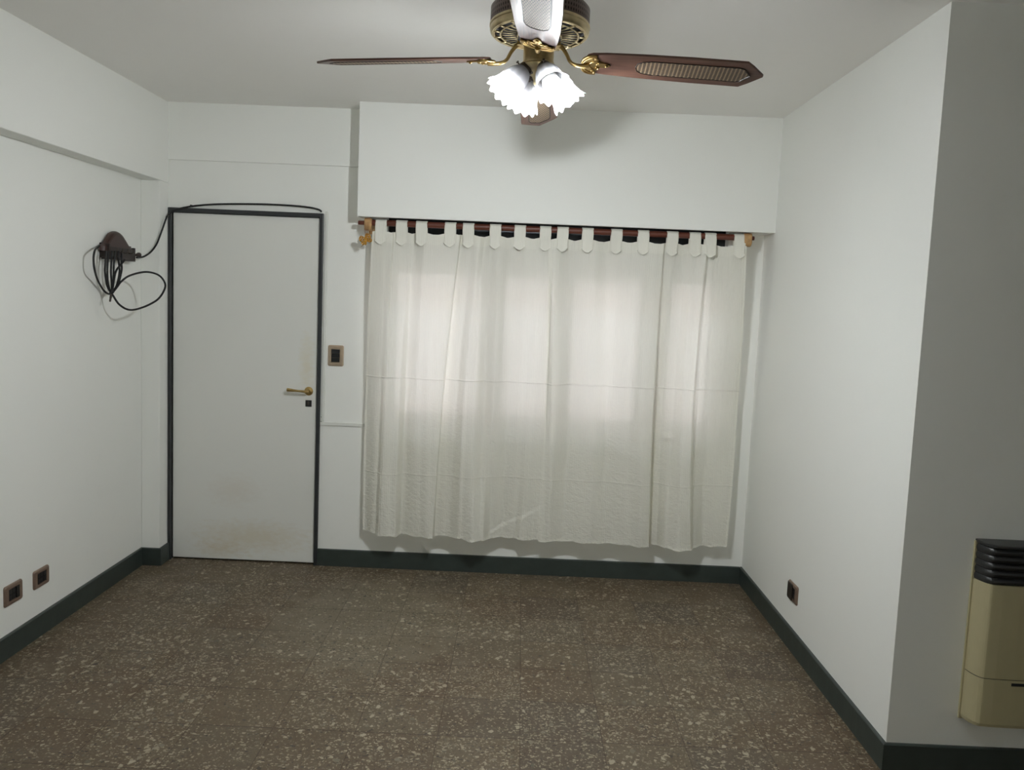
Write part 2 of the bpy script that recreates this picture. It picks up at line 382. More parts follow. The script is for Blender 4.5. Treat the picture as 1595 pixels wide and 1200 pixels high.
# measured outlines (metres)
LEFT_PANEL = [[-0.828,4.715,-0.856,4.7925,-0.854,4.79],[-0.757,4.71,-0.768,4.7475,-0.779,4.736],[-0.715,4.71,-0.737,4.71,-0.745,4.688],[-0.71,4.725,-0.733,4.7025,-0.737,4.683],[-0.622,4.745,-0.657,4.7175,-0.654,4.682],[-0.605,4.75,-0.627,4.7625,-0.631,4.747],[-0.531,4.715,-0.55,4.7175,-0.52,4.704],[-0.443,4.71,-0.466,4.7025,-0.463,4.676],[-0.348,4.705,-0.413,4.7025,-0.442,4.682],[-0.343,4.733,-0.416,4.77,-0.441,4.745],[-0.287,4.725,-0.345,4.7475,-0.357,4.743],[-0.241,4.715,-0.289,4.7025,-0.284,4.683],[-0.214,4.745,-0.243,4.7025,-0.213,4.641],[-0.182,4.725,-0.184,4.7475,-0.165,4.673],[-0.136,4.715,-0.133,4.725,-0.118,4.752],[-0.059,4.745,-0.059,4.7625,-0.053,4.778],[0.011,4.715,0.031,4.7475,0.01,4.772],[0.081,4.73,0.102,4.7475,0.043,4.734],[0.14,4.725,0.167,4.7475,0.148,4.75]]
RIGHT_PANEL = [[0.14,4.715,0.159,4.725,0.147,4.707],[0.164,4.715,0.19,4.7025,0.198,4.715],[0.257,4.745,0.282,4.7625,0.293,4.744],[0.377,4.715,0.412,4.7325,0.443,4.71],[0.449,4.745,0.493,4.7625,0.529,4.74],[0.586,4.715,0.617,4.7175,0.645,4.712],[0.706,4.705,0.689,4.6725,0.724,4.683],[0.756,4.71,0.744,4.6875,0.765,4.69],[0.767,4.735,0.766,4.785,0.779,4.765],[0.814,4.725,0.801,4.7625,0.818,4.753],[0.87,4.745,0.861,4.7325,0.86,4.683],[0.934,4.715,0.913,4.6875,0.935,4.64],[0.99,4.7,0.961,4.68,0.991,4.653],[1.011,4.735,0.991,4.7625,1.024,4.73],[1.075,4.725,1.076,4.7925,1.079,4.77],[1.143,4.715,1.145,4.7775,1.128,4.76],[1.203,4.705,1.231,4.7775,1.219,4.763]]
TABS_LEFT = [-0.781,-0.669,-0.561,-0.404,-0.306,-0.159,-0.025,0.113]
TABS_RIGHT = [0.207,0.342,0.499,0.644,0.802,0.924,1.007,1.165]
BR = [[-2.03,4.119,1.78],[-2.03,4.511,1.769],[-2.03,4.511,1.703],[-2.03,4.121,1.707]]
DOME = [[-2.07,4.241,1.783],[-2.07,4.299,1.816],[-2.07,4.335,1.836],[-2.07,4.385,1.844],[-2.07,4.437,1.842],[-2.07,4.484,1.819],[-2.07,4.523,1.786],[-2.07,4.593,1.77]]
KNOB = [[-2.03,4.509,1.738],[-2.03,4.575,1.744]]
CABLES = [[[-1.137,4.845,2.03],[-1.155,4.845,2.042],[-1.212,4.845,2.052],[-1.32,4.845,2.058],[-1.5,4.845,2.058],[-1.697,4.845,2.05],[-1.823,4.845,2.038],[-1.913,4.845,2.021],[-1.95,4.82,2.002],[-1.973,4.79,1.972],[-1.968,4.75,1.951],[-1.987,4.722,1.863],[-2.01,4.72,1.805],[-2.038,4.71,1.762],[-2.05,4.65,1.735],[-2.046,4.56,1.726]],[[-2.075,4.217,1.766],[-2.06,4.157,1.753],[-2.03,4.078,1.73],[-2.03,4.069,1.695],[-2.03,4.078,1.648],[-2.06,4.167,1.6],[-2.075,4.249,1.555],[-2.075,4.297,1.534],[-2.075,4.337,1.531]],[[-2.035,4.206,1.741],[-2.035,4.201,1.718],[-2.035,4.194,1.676],[-2.035,4.191,1.635],[-2.035,4.212,1.573],[-2.035,4.254,1.536]],[[-2.035,4.231,1.742],[-2.035,4.225,1.717],[-2.035,4.217,1.677],[-2.035,4.214,1.631],[-2.035,4.224,1.573],[-2.035,4.254,1.536]],[[-2.035,4.266,1.744],[-2.035,4.26,1.717],[-2.035,4.255,1.679],[-2.035,4.252,1.632],[-2.035,4.26,1.574],[-2.035,4.254,1.536]],[[-2.035,4.297,1.746],[-2.035,4.292,1.714],[-2.035,4.283,1.68],[-2.035,4.279,1.633],[-2.035,4.275,1.574],[-2.035,4.254,1.536]],[[-2.035,4.334,1.748],[-2.035,4.328,1.716],[-2.035,4.337,1.682],[-2.035,4.341,1.639],[-2.035,4.309,1.574],[-2.035,4.254,1.536]],[[-2.035,4.371,1.75],[-2.035,4.365,1.713],[-2.035,4.365,1.683],[-2.035,4.364,1.649],[-2.035,4.321,1.575],[-2.035,4.254,1.536]],[[-2.028,4.383,1.706],[-2.028,4.336,1.678],[-2.028,4.29,1.647],[-2.028,4.269,1.604],[-2.028,4.248,1.54]],[[-2.03,4.248,1.534],[-2.02,4.286,1.57],[-2.01,4.306,1.596],[-1.98,4.335,1.628],[-1.92,4.376,1.65],[-1.87,4.412,1.639],[-1.84,4.42,1.604],[-1.845,4.435,1.567],[-1.88,4.431,1.512],[-1.92,4.355,1.472],[-1.96,4.29,1.457],[-1.99,4.244,1.482],[-2.02,4.24,1.526],[-2.03,4.243,1.536]]]
PLUG = [[-2.028,4.239,1.532],[-2.028,4.225,1.496]]
# ------------------------------------------------------------------ door
door = empty('door_1', (0, 0, 0)); struct(door, 'white flush door in dark slate frame beside the curtained window', 'door')
bm = bmesh.new()
prism(bm, [(-2.0, 0), (-1.98, 0), (-1.98, 1.999), (-1.148, 1.999), (-1.148, 0), (-1.127, 0), (-1.127, 2.022), (-2.0, 2.022)], .075,
      Matrix(((1, 0, 0, 0), (0, 0, 1, D-.018), (0, 1, 0, 0), (0, 0, 0, 1))))
obj('door_frame', bm, FRAMEP, door, bevel=.003)
bm = bmesh.new(); box(bm, -1.977, -1.151, D+.002, D+.042, .010, 1.996); leaf = obj('door_leaf', bm, DOORM, door, bevel=.004)
bm = bmesh.new(); box(bm, -1.98, -1.148, D+.06, D+.2, 0, 2.0); obj('door_backing', bm, CAVITY, door)
def Rx(loc, ax): # lathe axis z -> given axis
    q = Vector((0, 0, 1)).rotation_difference(Vector(ax)); return Matrix.Translation(loc) @ q.to_matrix().to_4x4()
hx, hz, hy = -1.196, 1.018, D+.002
bm = bmesh.new()
lathe(bm, [(.0, .0), (.024, 0), (.025, .003), (.022, .008), (.012, .010), (.010, .014), (.009, .040), (.0, .041)], 28, Rx((hx, hy, hz), (0, -1, 0)))
tube(bm, catmull([(hx+.004, hy-.043, hz), (hx-.02, hy-.046, hz+.002), (hx-.055, hy-.047, hz+.004), (hx-.085, hy-.047, hz+.006), (hx-.112, hy-.046, hz+.008)], 6), .008, 12,
     rf=lambda s: .0085+.001*math.cos(s*6)+(.004*max(0, s-.45)*2 if s < .95 else .0035), flat=.8)
obj('handle', bm, BRASS, leaf, smooth=True, bevel=0); 
bm = bmesh.new(); box(bm, -1.214, -1.178, D-.002, D+.002, .928, .966)
kp = obj('keyhole_plate', bm, BLACKP, leaf, bevel=.003)
bm = bmesh.new()
box(bm, -1.2, -1.192, D-.006, D-.002, .94, .954)
lathe(bm, [(0, 0), (.0055, 0), (.0055, .004), (0, .004)], 16, Rx((-1.196, D-.002, .953), (0, -1, 0)))
obj('lock_cylinder', bm, PEWTER, leaf)

# ------------------------------------------------------------------ cable ducts, switch, sockets
bm = bmesh.new(); box(bm, -1.118, -1.101, D-.009, D, .846, 2.036)
tag(obj('cable_duct', bm, OUTD, bevel=.002), 'vertical white cable duct running up beside the door frame to the black cable end', 'cable duct')
bm = bmesh.new(); box(bm, -1.126, -.862, D-.009, D, .826, .845); 
for sx_ in (-1.105, -.89): box(bm, sx_-.002, sx_+.002, D-.0105, D-.009, .8335, .8375)
tag(obj('cable_duct', bm, OUTD, bevel=.0015), 'short horizontal white cable duct between door frame and curtain', 'cable duct')
bm = bmesh.new(); box(bm, -1.124, -1.112, D-.006, D, .8455, .848); lathe(bm, [(0, 0), (.0025, 0), (.002, .002), (0, .002)], 10, Rx((-1.121, D-.0, .872), (0, -1, 0)))
struct(obj('trim_5', bm, PEWTER))
bm = bmesh.new(); lathe(bm, [(0, 0), (.004, 0), (.003, .003), (0, .003)], 10, Rx((-1.064, D, 1.985), (0, -1, 0)))
bm.free()

def plate(name, M, w, h, mat, mods, tilt=None):
    """plate lies in local xz, front towards -y"""
    root = empty(name); root.matrix_world = M
    P = Matrix(((1, 0, 0, 0), (0, 0, -1, 0), (0, 1, 0, 0), (0, 0, 0, 1)))   # (a,b,c)->(a,-c,b)
    bm = bmesh.new()
    outer0 = rrect(w, h, .010); outer1 = rrect(w-.006, h-.006, .009); outer2 = rrect(w-.018, h-.018, .006)
    inner = rrect(w*.60 if w > h else w*.56, h*.60 if w > h else h*.64, .001)
    iw, ih = (w*.60, h*.60) if w > h else (w*.56, h*.64)
    rings = []
    for pts, z in ((outer0, 0), (outer0, .004), (outer1, .008), (outer2, .0095), (inner, .009), (inner, .003)):
        rings.append([bm.verts.new(P @ Vector((a, b_, z))) for a, b_ in pts])
    for A, B in zip(rings, rings[1:]):
        n = len(A)
        for i in range(n): bm.faces.new((A[i], A[(i+1) % n], B[(i+1) % n], B[i]))
    bm.faces.new(rings[-1])
    obj('cover_plate', bm, mat, root)
    k = len(mods)
    for i, kind in enumerate(mods):
        bm = bmesh.new(); mw = (iw-.004)/k if w > h else iw-.004; mh = ih-.004 if w > h else (ih-.004)/k
        cx = 0 if w < h else -iw/2+.002+mw*(i+.5); cz = 0 if w > h else -ih/2+.002+mh*(i+.5)
        if kind == 'switch':
            box(bm, cx-mw/2+.0008, cx+mw/2-.0008, -.012, -.003, cz-mh/2+.0008, cz+mh/2-.0008); nm_ = 'rocker'
        else:
            box(bm, cx-mw/2+.0008, cx+mw/2-.0008, -.008, -.003, cz-mh/2+.0008, cz+mh/2-.0008); nm_ = 'socket_module'
        o = obj(nm_, bm, BLACKP, root, bevel=.001)
        if kind == 'socket':
            bm = bmesh.new()
            for a_ in (-.0045, .0045):
                Mz = Matrix.Translation((cx+a_, -.0082, cz+.002)) @ Matrix.Rotation(.5 if a_ > 0 else -.5, 4, 'Y')
                box(bm, -.0009, .0009, -.0004, .0004, -.004, .004, Mz)
            obj('pin_slots', bm, CAVITY, o)
    return root
FACE_BACK = Matrix.Identity(4)
FACE_LEFT = Matrix.Rotation(PI/2, 4, 'Z')      # front (-y) -> +x
FACE_RIGHT = Matrix.Rotation(-PI/2, 4, 'Z')    # front (-y) -> -x
tag(plate('light_switch', Matrix.Translation((-1.0445, D, 1.228)), .090, .119, BEIGE, ['switch']*3), 'beige framed black light switch on the wall between door and curtain', 'light switch')
tag(plate('wall_socket', Matrix.Translation((XL, 3.504, .264)) @ FACE_LEFT, .128, .088, BRONZE, ['socket', 'socket', 'switch']), 'brown socket plate low on left wall, the one farther from the door', 'socket', 'low wall sockets')
tag(plate('wall_socket', Matrix.Translation((XL, 3.716, .263)) @ FACE_LEFT, .122, .084, BRONZE, ['socket', 'socket', 'socket']), 'brown socket plate low on left wall, the one nearer to the door', 'socket', 'low wall sockets')
rs = plate('wall_socket', Matrix.Translation((XR, 3.945, .268)) @ FACE_RIGHT, .132, .088, BRONZE, ['socket', 'socket', 'socket'])
tag(rs, 'brown socket plate low on the right wall above green baseboard', 'socket', 'low wall sockets')
bm = bmesh.new(); prism(bm, rrect(.070, .08, .009), .004, Matrix(((1, 0, 0, -.022), (0, 0, -1, -.0095), (0, 1, 0, .001), (0, 0, 0, 1))))
obj('plug_adapter', bm, PEWTER, rs, bevel=.002)

# ------------------------------------------------------------------ window behind the curtain
win = empty('window_1', (0, 0, 0)); struct(win, 'dark framed sliding window behind the white curtains', 'window')
YW = D+.075
bm = bmesh.new()
zt = 1.93
box(bm, WX0, WX1, YW, YW+.06, WZ0, WZ0+.05); box(bm, WX0, WX1, YW, YW+.06, zt, WZ1)
box(bm, WX0, WX0+.045, YW, YW+.06, WZ0, zt); box(bm, WX1-.045, WX1, YW, YW+.06, WZ0, zt)
obj('window_frame', bm, ALU, win, bevel=.003)
MX = ((WX0+.045, -.222), (-.110, .195), (.285, .695), (.845, WX1-.045))
for (a0, a1) in ((-.222, -.110), (.195, .285), (.695, .845)):
    bm = bmesh.new(); box(bm, a0, a1, YW+.004, YW+.056, WZ0+.05, zt); obj('mullion', bm, ALU, win, bevel=.003)
for i, (a, c) in enumerate(MX):
    bm = bmesh.new(); w_ = .012; yy = YW+.02
    box(bm, a, a+w_, yy, yy+.022, WZ0+.05, zt); box(bm, c-w_, c, yy, yy+.022, WZ0+.05, zt)
    box(bm, a+w_, c-w_, yy, yy+.022, WZ0+.05, WZ0+.065); box(bm, a+w_, c-w_, yy, yy+.022, zt-.02, zt)
    s_ = obj('sash', bm, ALU, win)
    bm = bmesh.new(); box(bm, a+w_, c-w_, yy+.009, yy+.013, WZ0+.065, zt-.02); obj('glass_pane', bm, GLASS, s_)
bm = bmesh.new()
for k in range(13): box(bm, WX0+.01, WX1-.01, YW+.085, YW+.097, 1.715+.038*k, 1.715+.038*k+.035)
obj('roller_shutter', bm, SLATM, win, bevel=.003)
bm = bmesh.new(); box(bm, WX0-.03, WX1+.03, D-.035, YW+.01, WZ0-.025, WZ0); obj('window_sill', bm, PAINT, win, bevel=.006)
# unseen window added behind the camera to brighten the walls that face it
w2 = empty('window_rear_fill', (RW0, REAR, RZ0)); struct(w2, 'added window in the rear wall, daylight fill for the room', 'window'); bpy.context.view_layer.update()
bm = bmesh.new()
for a0, a1, c0, c1 in ((RW0, RW1, RZ0, RZ0+.05), (RW0, RW1, RZ1-.05, RZ1), (RW0, RW0+.05, RZ0+.05, RZ1-.05), (RW1-.05, RW1, RZ0+.05, RZ1-.05), ((RW0+RW1)/2-.03, (RW0+RW1)/2+.03, RZ0+.05, RZ1-.05)):
    box(bm, a0, a1, REAR-.12, REAR-.07, c0, c1)
keep_ = obj('window_frame', bm, OUTD, w2); keep_.matrix_parent_inverse = w2.matrix_world.inverted()
# unseen outside, shaped for the daylight: patio ground and the house wall across it
bm = bmesh.new(); box(bm, -6, 6, D+.5, 11.5, -.3, -.05); struct(obj('floor_patio', bm, EXTG))
bm = bmesh.new(); box(bm, -4, 7, -8.2, -8.0, -.05, 5.0); struct(obj('wall_rear_bounce', bm, EXTB))  # unseen wall added to warm the daylight from the rear window
bm = bmesh.new(); box(bm, -4, 7, -8.0, REAR-.3, -.3, -.05); struct(obj('floor_rear_bounce', bm, EXTG))  # unseen ground added with the rear bounce wall
bm = bmesh.new(); box(bm, -6, 6, 8.2, 8.4, -.05, 3.1); struct(obj('wall_patio', bm, EXTW))  # made tall so the daylight on the curtain fades towards the top

# ------------------------------------------------------------------ curtain rod with brackets
ROD_Y, ROD_Z, ROD_R = 4.73, 1.9725, .0165
rod = empty('curtain_rod', (.17, ROD_Y, ROD_Z)); inv = rod.matrix_world.inverted()
bpy.context.view_layer.update()
def keep(o, parent):
    o.parent = parent; o.matrix_parent_inverse = Matrix.Translation(-Vector(parent.location)); return o
bm = bmesh.new(); lathe(bm, [(0, 0), (ROD_R, 0), (ROD_R, 2.02), (0, 2.02)], 24, Rx((-.832, ROD_Y, ROD_Z), (1, 0, 0)))
keep(obj('pole', bm, WOODR, None, smooth=False), rod)
bm = bmesh.new(); lathe(bm, [(0, 0), (.0105, 0), (.0115, .004), (.011, .07), (0, .07)], 16, Rx((-.908, ROD_Y, ROD_Z-.003), (1, 0, 0)))
keep(obj('pole_end', bm, WOODR), rod)
bm = bmesh.new(); lathe(bm, [(0, 0), (.0105, 0), (.0115, .004), (.011, .07), (0, .07)], 16, Rx((1.246, ROD_Y, ROD_Z-.001), (-1, 0, 0)))
keep(obj('pole_end', bm, WOODR), rod)
for bx0, bx1, zb, yb in ((-.872, -.832, 1.928, ROD_Y-.026), (1.188, 1.230, 1.925, ROD_Y-.026)):
    bm = bmesh.new()
    # side outline (y,z): an arm from the wall ending in a rounded nose that carries the pole
    pts = [(D, 1.995), (D, 1.918), (D-.018, 1.918), (D-.022, 1.935), (ROD_Y+.035, 1.94)]
    pts += [(ROD_Y+.005-.031*math.sin(a), zb+.022-.022*math.cos(a)) for a in [k*PI/2/6 for k in range(7)]]
    pts += [(yb, 1.985), (yb+.012, 1.995)]
    prism(bm, pts, bx1-bx0, Matrix(((0, 0, 1, bx0), (1, 0, 0, 0), (0, 1, 0, 0), (0, 0, 0, 1))))
    keep(obj('bracket', bm, WOODL, None, bevel=.004), rod)
tag(rod, 'reddish brown wooden curtain rod on pale pine brackets under the shutter box', 'curtain rod')

# ------------------------------------------------------------------ curtains
ZT, ZM, ZB = 1.923, 1.04, .2406
def make_panel(keys, side):
    K = len(keys); SUB = 10; cols = []
    def cr(a, b, c, d, t): return .5*((2*b)+(c-a)*t+(2*a-5*b+4*c-d)*t*t+(3*b-a-3*c+d)*t**3)
    for i in range(K-1):
        a, b, c, d = keys[max(i-1, 0)], keys[i], keys[i+1], keys[min(i+2, K-1)]
        for k in range(SUB):
            t = k/SUB; s = t*t*(3-2*t)
            # depth by smoothstep (no overshoot), x by catmull
            cols.append([b[j]*(1-s)+c[j]*s if j % 2 else b[j]*(1-t)+c[j]*t for j in range(6)])
    cols.append(list(keys[-1]))
    return cols
def panel_point(c, z):
    # quadratic through three heights
    def q(v0, v1, v2):
        return v0*(z-ZM)*(z-ZB)/((ZT-ZM)*(ZT-ZB)) + v1*(z-ZT)*(z-ZB)/((ZM-ZT)*(ZM-ZB)) + v2*(z-ZT)*(z-ZM)/((ZB-ZT)*(ZB-ZM))
    def lin(v0, v1, v2):
        if z > ZM: s = (ZT-z)/(ZT-ZM); return v0*(1-s)+v1*s
        s = (ZM-z)/(ZM-ZB); s = s*s*(1.5-.5*s); return v1*(1-s)+v2*s
    x = q(c[0], c[2], c[4]); y = lin(c[1], c[3], c[5])
    return x, min(y, 4.815)
def extra(x, z, side):
    d = 0
    if side == 'R':   # lump over the sill catch, small sags
        r2 = ((x-.845)/.032)**2+((z-.862)/.022)**2; d += .018*math.exp(-r2)*(1 if z < .885 else .5)
    else:
        # folded-back corner of the hem: everything right of the diagonal sits a cloth thickness forward
        f = (z-.275)-(x+.135)*.55
        if x > -.14 and z < .47: d += .011*max(0, min(1, -f/.012))*max(0, min(1, (x+.14)/.01))
    g = min(1, max(0, (1.93-z)/.35))
    xs_ = x+.035*(1.9-z)*math.sin(x*3.1+1)
    d += .3*g*(.0050*math.sin(xs_*71+1.3*math.sin(xs_*9))+.0035*math.sin(xs_*118+2+math.sin(z*1.7))*math.sin(xs_*5.3+z))
    d += .0025*math.sin(x*43+z*3.1)*math.sin(z*5.2+x*7)*(1.95-z)/1.7
    return d
def build_panel(keys, side, tabs, label):
    cols = make_panel(keys, side); nz = 240
    root = empty('curtain', ((keys[0][0]+keys[-1][0])/2, ROD_Y, ZB)); bpy.context.view_layer.update()
    x0, x1 = keys[0][0], keys[-1][0]
    def top_sag(x):
        dmin = min(abs(x-tx) for tx in tabs); g = max(0, dmin-.022); return -.009*min(1, g/.04)**1.2
    bm = bmesh.new(); grid = []
    for ci, c in enumerate(cols):
        col = []
        zt_ = ZT+.006+top_sag(c[0])
        for k in range(nz+1):
            z = zt_+(ZB-zt_)*k/nz
            if k == nz: z += .003*math.sin(c[4]*60)
            x, y = panel_point(c, z); y -= extra(x, z, side)
            col.append(bm.verts.new((x, y, z)))
        grid.append(col)
    for A, B in zip(grid, grid[1:]):
        for k in range(nz): bm.faces.new((A[k], B[k], B[k+1], A[k+1]))
    for f in bm.faces: f.smooth = True
    me = bpy.data.meshes.new('cloth'); 
    top = [(A[0].co.copy(), A[4].co.copy(), A[8].co.copy()) for A in grid]
    bot = [(A[nz-2].co.copy(), A[nz-1].co.copy(), A[nz].co.copy()) for A in grid]
    lef = [v.co.copy() for v in grid[0]]; rig = [v.co.copy() for v in grid[-1]]
    bm.to_mesh(me); bm.free(); o = link('cloth', me, CLOTH); keep(o, root)
    # double-layer heading, bottom hem and side hems (sewn strips a millimetre in front)
    def strip(name, rows, off=-.0016):
        bm = bmesh.new(); V = [[bm.verts.new(p+Vector((0, off, 0))) for p in r] for r in rows]
        for A, B in zip(V, V[1:]):
            for k in range(len(A)-1): bm.faces.new((A[k], B[k], B[k+1], A[k+1]))
        for f in bm.faces: f.smooth = True
        me = bpy.data.meshes.new(name); bm.to_mesh(me); bm.free(); return keep(link(name, me, CLOTH2), root)
    strip('heading_band', top); strip('bottom_hem', bot)
    for edge in (lef, rig):
        s = 1 if edge is lef else -1
        strip('side_hem', [[p, p+Vector((.011*s, -.0006, 0))] for p in edge])
    for tx in tabs:
        w = .0305; near = [A[3].co if False else a[1] for a in top if abs(a[1].x-tx) < w+.004] or [top[0][1]]
        ym = min(p.y for p in near)-.0055
        rt = ROD_R+.0025
        path = [(ym-.0065, ZT-.068), (ym-.002, ZT-.052), (ym, ZT-.02), (min(ym, ROD_Y-rt)*.5+(ROD_Y-rt)*.5, ZT+.018), (ROD_Y-rt, ROD_Z)]
        path += [(ROD_Y-rt*math.cos(a), ROD_Z+rt*math.sin(a)) for a in [k*PI/8 for k in range(1, 9)]]
        path += [(ROD_Y+rt-.006, ZT+.02), (max(p.y for p in near)+.003, ZT-.02)]
        pts = catmull([(0, a, b_) for a, b_ in path], 3)
        bm = bmesh.new(); rows = []; tilt = random.uniform(-.03, .03)
        for i, p in enumerate(pts):
            row = []
            for k in range(-4, 5):
                f = k/4; z = p.z
                if i == 0: z = p.z + .022*abs(f)**1.5            # pointed end
                elif i < 4: z = max(p.z, pts[0].z+.022*abs(f)**1.5+.0005*i)
                wob = w*(1+.03*math.sin(i*.8))
                row.append(bm.verts.new((tx+f*wob+tilt*(1.97-p.z)*.5, p.y+.0008*math.cos(f*3), z)))
            rows.append(row)
        for A, B in zip(rows, rows[1:]):
            for k in range(8): bm.faces.new((A[k], A[k+1], B[k+1], B[k]))
        for f in bm.faces: f.smooth = True
        me = bpy.data.meshes.new('tab'); bm.to_mesh(me); bm.free(); tb = keep(link('tab', me, CLOTH2), root)
        so = tb.modifiers.new('solid', 'SOLIDIFY'); so.thickness = .0014; so.offset = 0
    tag(root, label, 'curtain', 'white tab top curtains')
build_panel(LEFT_PANEL, 'L', TABS_LEFT, 'left white cotton tab-top curtain, hanging nearer the door, hem corner folded back')
build_panel(RIGHT_PANEL, 'R', TABS_RIGHT, 'right white cotton tab-top curtain, hanging nearer the corner with the right wall')

# ------------------------------------------------------------------ golden charm on the left bracket
ch = empty('hanging_charm', (-.857, 4.694, 1.872)); bpy.context.view_layer.update()
def L_(p): return Vector(p)
def wing(sgn, cx, cz, rot, sc):
    bm = bmesh.new()
    def T(a, b_): # local 2D -> world-ish local coordinates
        c, s = math.cos(rot), math.sin(rot); return (cx+sgn*(a*c-b_*s)*sc, -.004*abs(a)*20, cz+(a*s+b_*c)*sc)
    out = [(0, 0), (.012, .016), (.030, .021), (.037, .008), (.030, -.006), (.014, -.008)]
    tube(bm, catmull([T(*p) for p in out], 5, True), .0034, 8, True)
    inn = [(.008, .002), (.016, .010), (.027, .013), (.029, .005), (.02, -.001)]
    tube(bm, catmull([T(*p) for p in inn], 5, True), .0026, 6, True)
    for p in ((.022, .006), (.013, .004), (.031, .014), (.02, .016), (.028, -.002)):
        bmesh.ops.create_icosphere(bm, subdivisions=1, radius=.0042, matrix=Matrix.Translation(T(*p)))
    low = [(.002, -.004), (.014, -.008), (.022, -.018), (.014, -.025), (.004, -.018)]
    tube(bm, catmull([T(*p) for p in low], 5, True), .003, 8, True)
    tube(bm, catmull([T(*p) for p in [(.006, -.009), (.014, -.013), (.012, -.02), (.006, -.015)]], 5, True), .0026, 6, True)
    obj('wing', bm, GOLDC, ch, smooth=True)
wing(-1, -.002, .001, .05, .92); wing(1, .002, .0, 1.0, .95)
bm = bmesh.new()
tube(bm, [(-.0, 0, .014), (.0, -.002, .006), (.001, -.003, -.006), (.0, -.002, -.018), (-.003, 0, -.026)], .003, 8, rf=lambda s: .0015+.0028*math.sin(PI*s))
tube(bm, catmull([(-.001, -.001, -.02), (-.012, -.002, -.022), (-.02, 0, -.028), (-.026, .001, -.030)], 5), .0018, 6)
obj('body', bm, GOLDC, ch, smooth=True)
bm = bmesh.new()
for sx_, ax_ in ((-.012, -.001), (-.005, .0), (.003, .0), (.009, .001)):
    tube(bm, catmull([(ax_, 0, .012), (sx_*.5, .002, .038), (sx_, .006, .062), (sx_*1.0, .012, .112)], 4), .0009, 5)
obj('string', bm, THREAD, ch)
tag(ch, 'golden filigree butterfly charm on brown threads at the left end of curtain rod', 'ornament')

# ------------------------------------------------------------------ wooden holder on the left wall, black cable
hold = empty('wall_holder', (XL, 4.32, 1.74)); bpy.context.view_layer.update()
bm = bmesh.new()
box(bm, XL, XL+.012, 4.275, 4.60, 1.712, 1.785)
keep(obj('back_board', bm, WOODD, None, bevel=.002), hold)
bm = bmesh.new(); box(bm, XL+.012, XL+.052, 4.272, 4.562, 1.704, 1.716); box(bm, XL+.012, XL+.052, 4.272, 4.286, 1.716, 1.782); box(bm, XL+.012, XL+.052, 4.548, 4.562, 1.716, 1.775); box(bm, XL+.040, XL+.052, 4.286, 4.548, 1.716, 1.768)
keep(obj('front_board', bm, WOODD, None, bevel=.002), hold)
bm = bmesh.new()
pts = [(4.245, 1.745)] + [(p.y, p.z) for p in catmull([(0, a, b_) for a, b_ in ((4.248, 1.770), (4.285, 1.788), (4.322, 1.820), (4.357, 1.841), (4.400, 1.850), (4.445, 1.842), (4.490, 1.815), (4.535, 1.785), (4.590, 1.768))], 5)] + [(4.590, 1.745)]
# rounded hood: outline carried forward with shrinking depth
Mh = lambda x: Matrix(((0, 0, 1, x), (1, 0, 0, 0), (0, 1, 0, 0), (0, 0, 0, 1)))
rings = []
for dx_, sh in ((0, 1.0), (.010, 1.0), (.018, .97), (.025, .92), (.028, .84)):
    cyy, czz = 4.39, 1.74
    rings.append([bm.verts.new((XL+.012+dx_, cyy+(a-cyy)*sh, czz+(b_-czz)*sh)) for a, b_ in pts])
for A, B in zip(rings, rings[1:]):
    for i in range(len(A)): bm.faces.new((A[i], A[(i+1) % len(A)], B[(i+1) % len(A)], B[i]))
bm.faces.new(rings[0]); bm.faces.new(rings[-1][::-1])
keep(obj('hood', bm, WOODH, None, smooth=False), hold)
for yk in (4.30, 4.36, 4.42, 4.48):
    bm = bmesh.new(); tube(bm, catmull([(XL+.050, yk, 1.745), (XL+.068, yk, 1.742), (XL+.078, yk, 1.750), (XL+.078, yk, 1.762)], 4), .0035, 8)
    keep(obj('hook', bm, PEWTER, None, smooth=True), hold)
bm = bmesh.new(); lathe(bm, [(0, 0), (.007, 0), (.007, .035), (.013, .045), (.014, .056), (.009, .064), (0, .065)], 18, Rx((XL+.046, 4.560, 1.739), (0, 1, .05)))
keep(obj('knob', bm, WOODD, None, smooth=True), hold)
tag(hold, 'dark wooden wall holder with domed hood on the left wall, black cable hung on it', 'wall holder')
cb = empty('coiled_cable', (-2.01, 4.2, 1.53)); bpy.context.view_layer.update()
bm = bmesh.new()
for pth in CABLES: tube(bm, catmull(pth, 7), .0050, 8)
keep(obj('cable_sheath', bm, BLACKC, None, smooth=True), cb)
a_, b2 = Vector(PLUG[0]), Vector(PLUG[1]); dr = (b2-a_)
bm = bmesh.new(); lathe(bm, [(0, 0), (.0055, 0), (.0058, .5), (.0048, .52), (.0048, 1), (0, 1)], 14, Rx(a_, dr) @ Matrix.Diagonal((1, 1, dr.length, 1)))
keep(obj('cable_plug', bm, PEWTER, None), cb)
bm = bmesh.new(); tube(bm, [Vector(PLUG[0])+Vector((-.006, -.008, .004)), Vector(PLUG[0])+Vector((.002, .004, .016)), Vector(PLUG[0])+Vector((.006, .010, .006))], .0035, 8)
keep(obj('cable_tie', bm, BLACKC), cb)
bm = bmesh.new(); box(bm, -1.874, -1.866, D-.02, D, 2.028, 2.040)
keep(obj('cable_clip', bm, BLACKC), cb)
tag(cb, 'black cable coiled on the wooden holder and looped over the top of the door', 'cable')

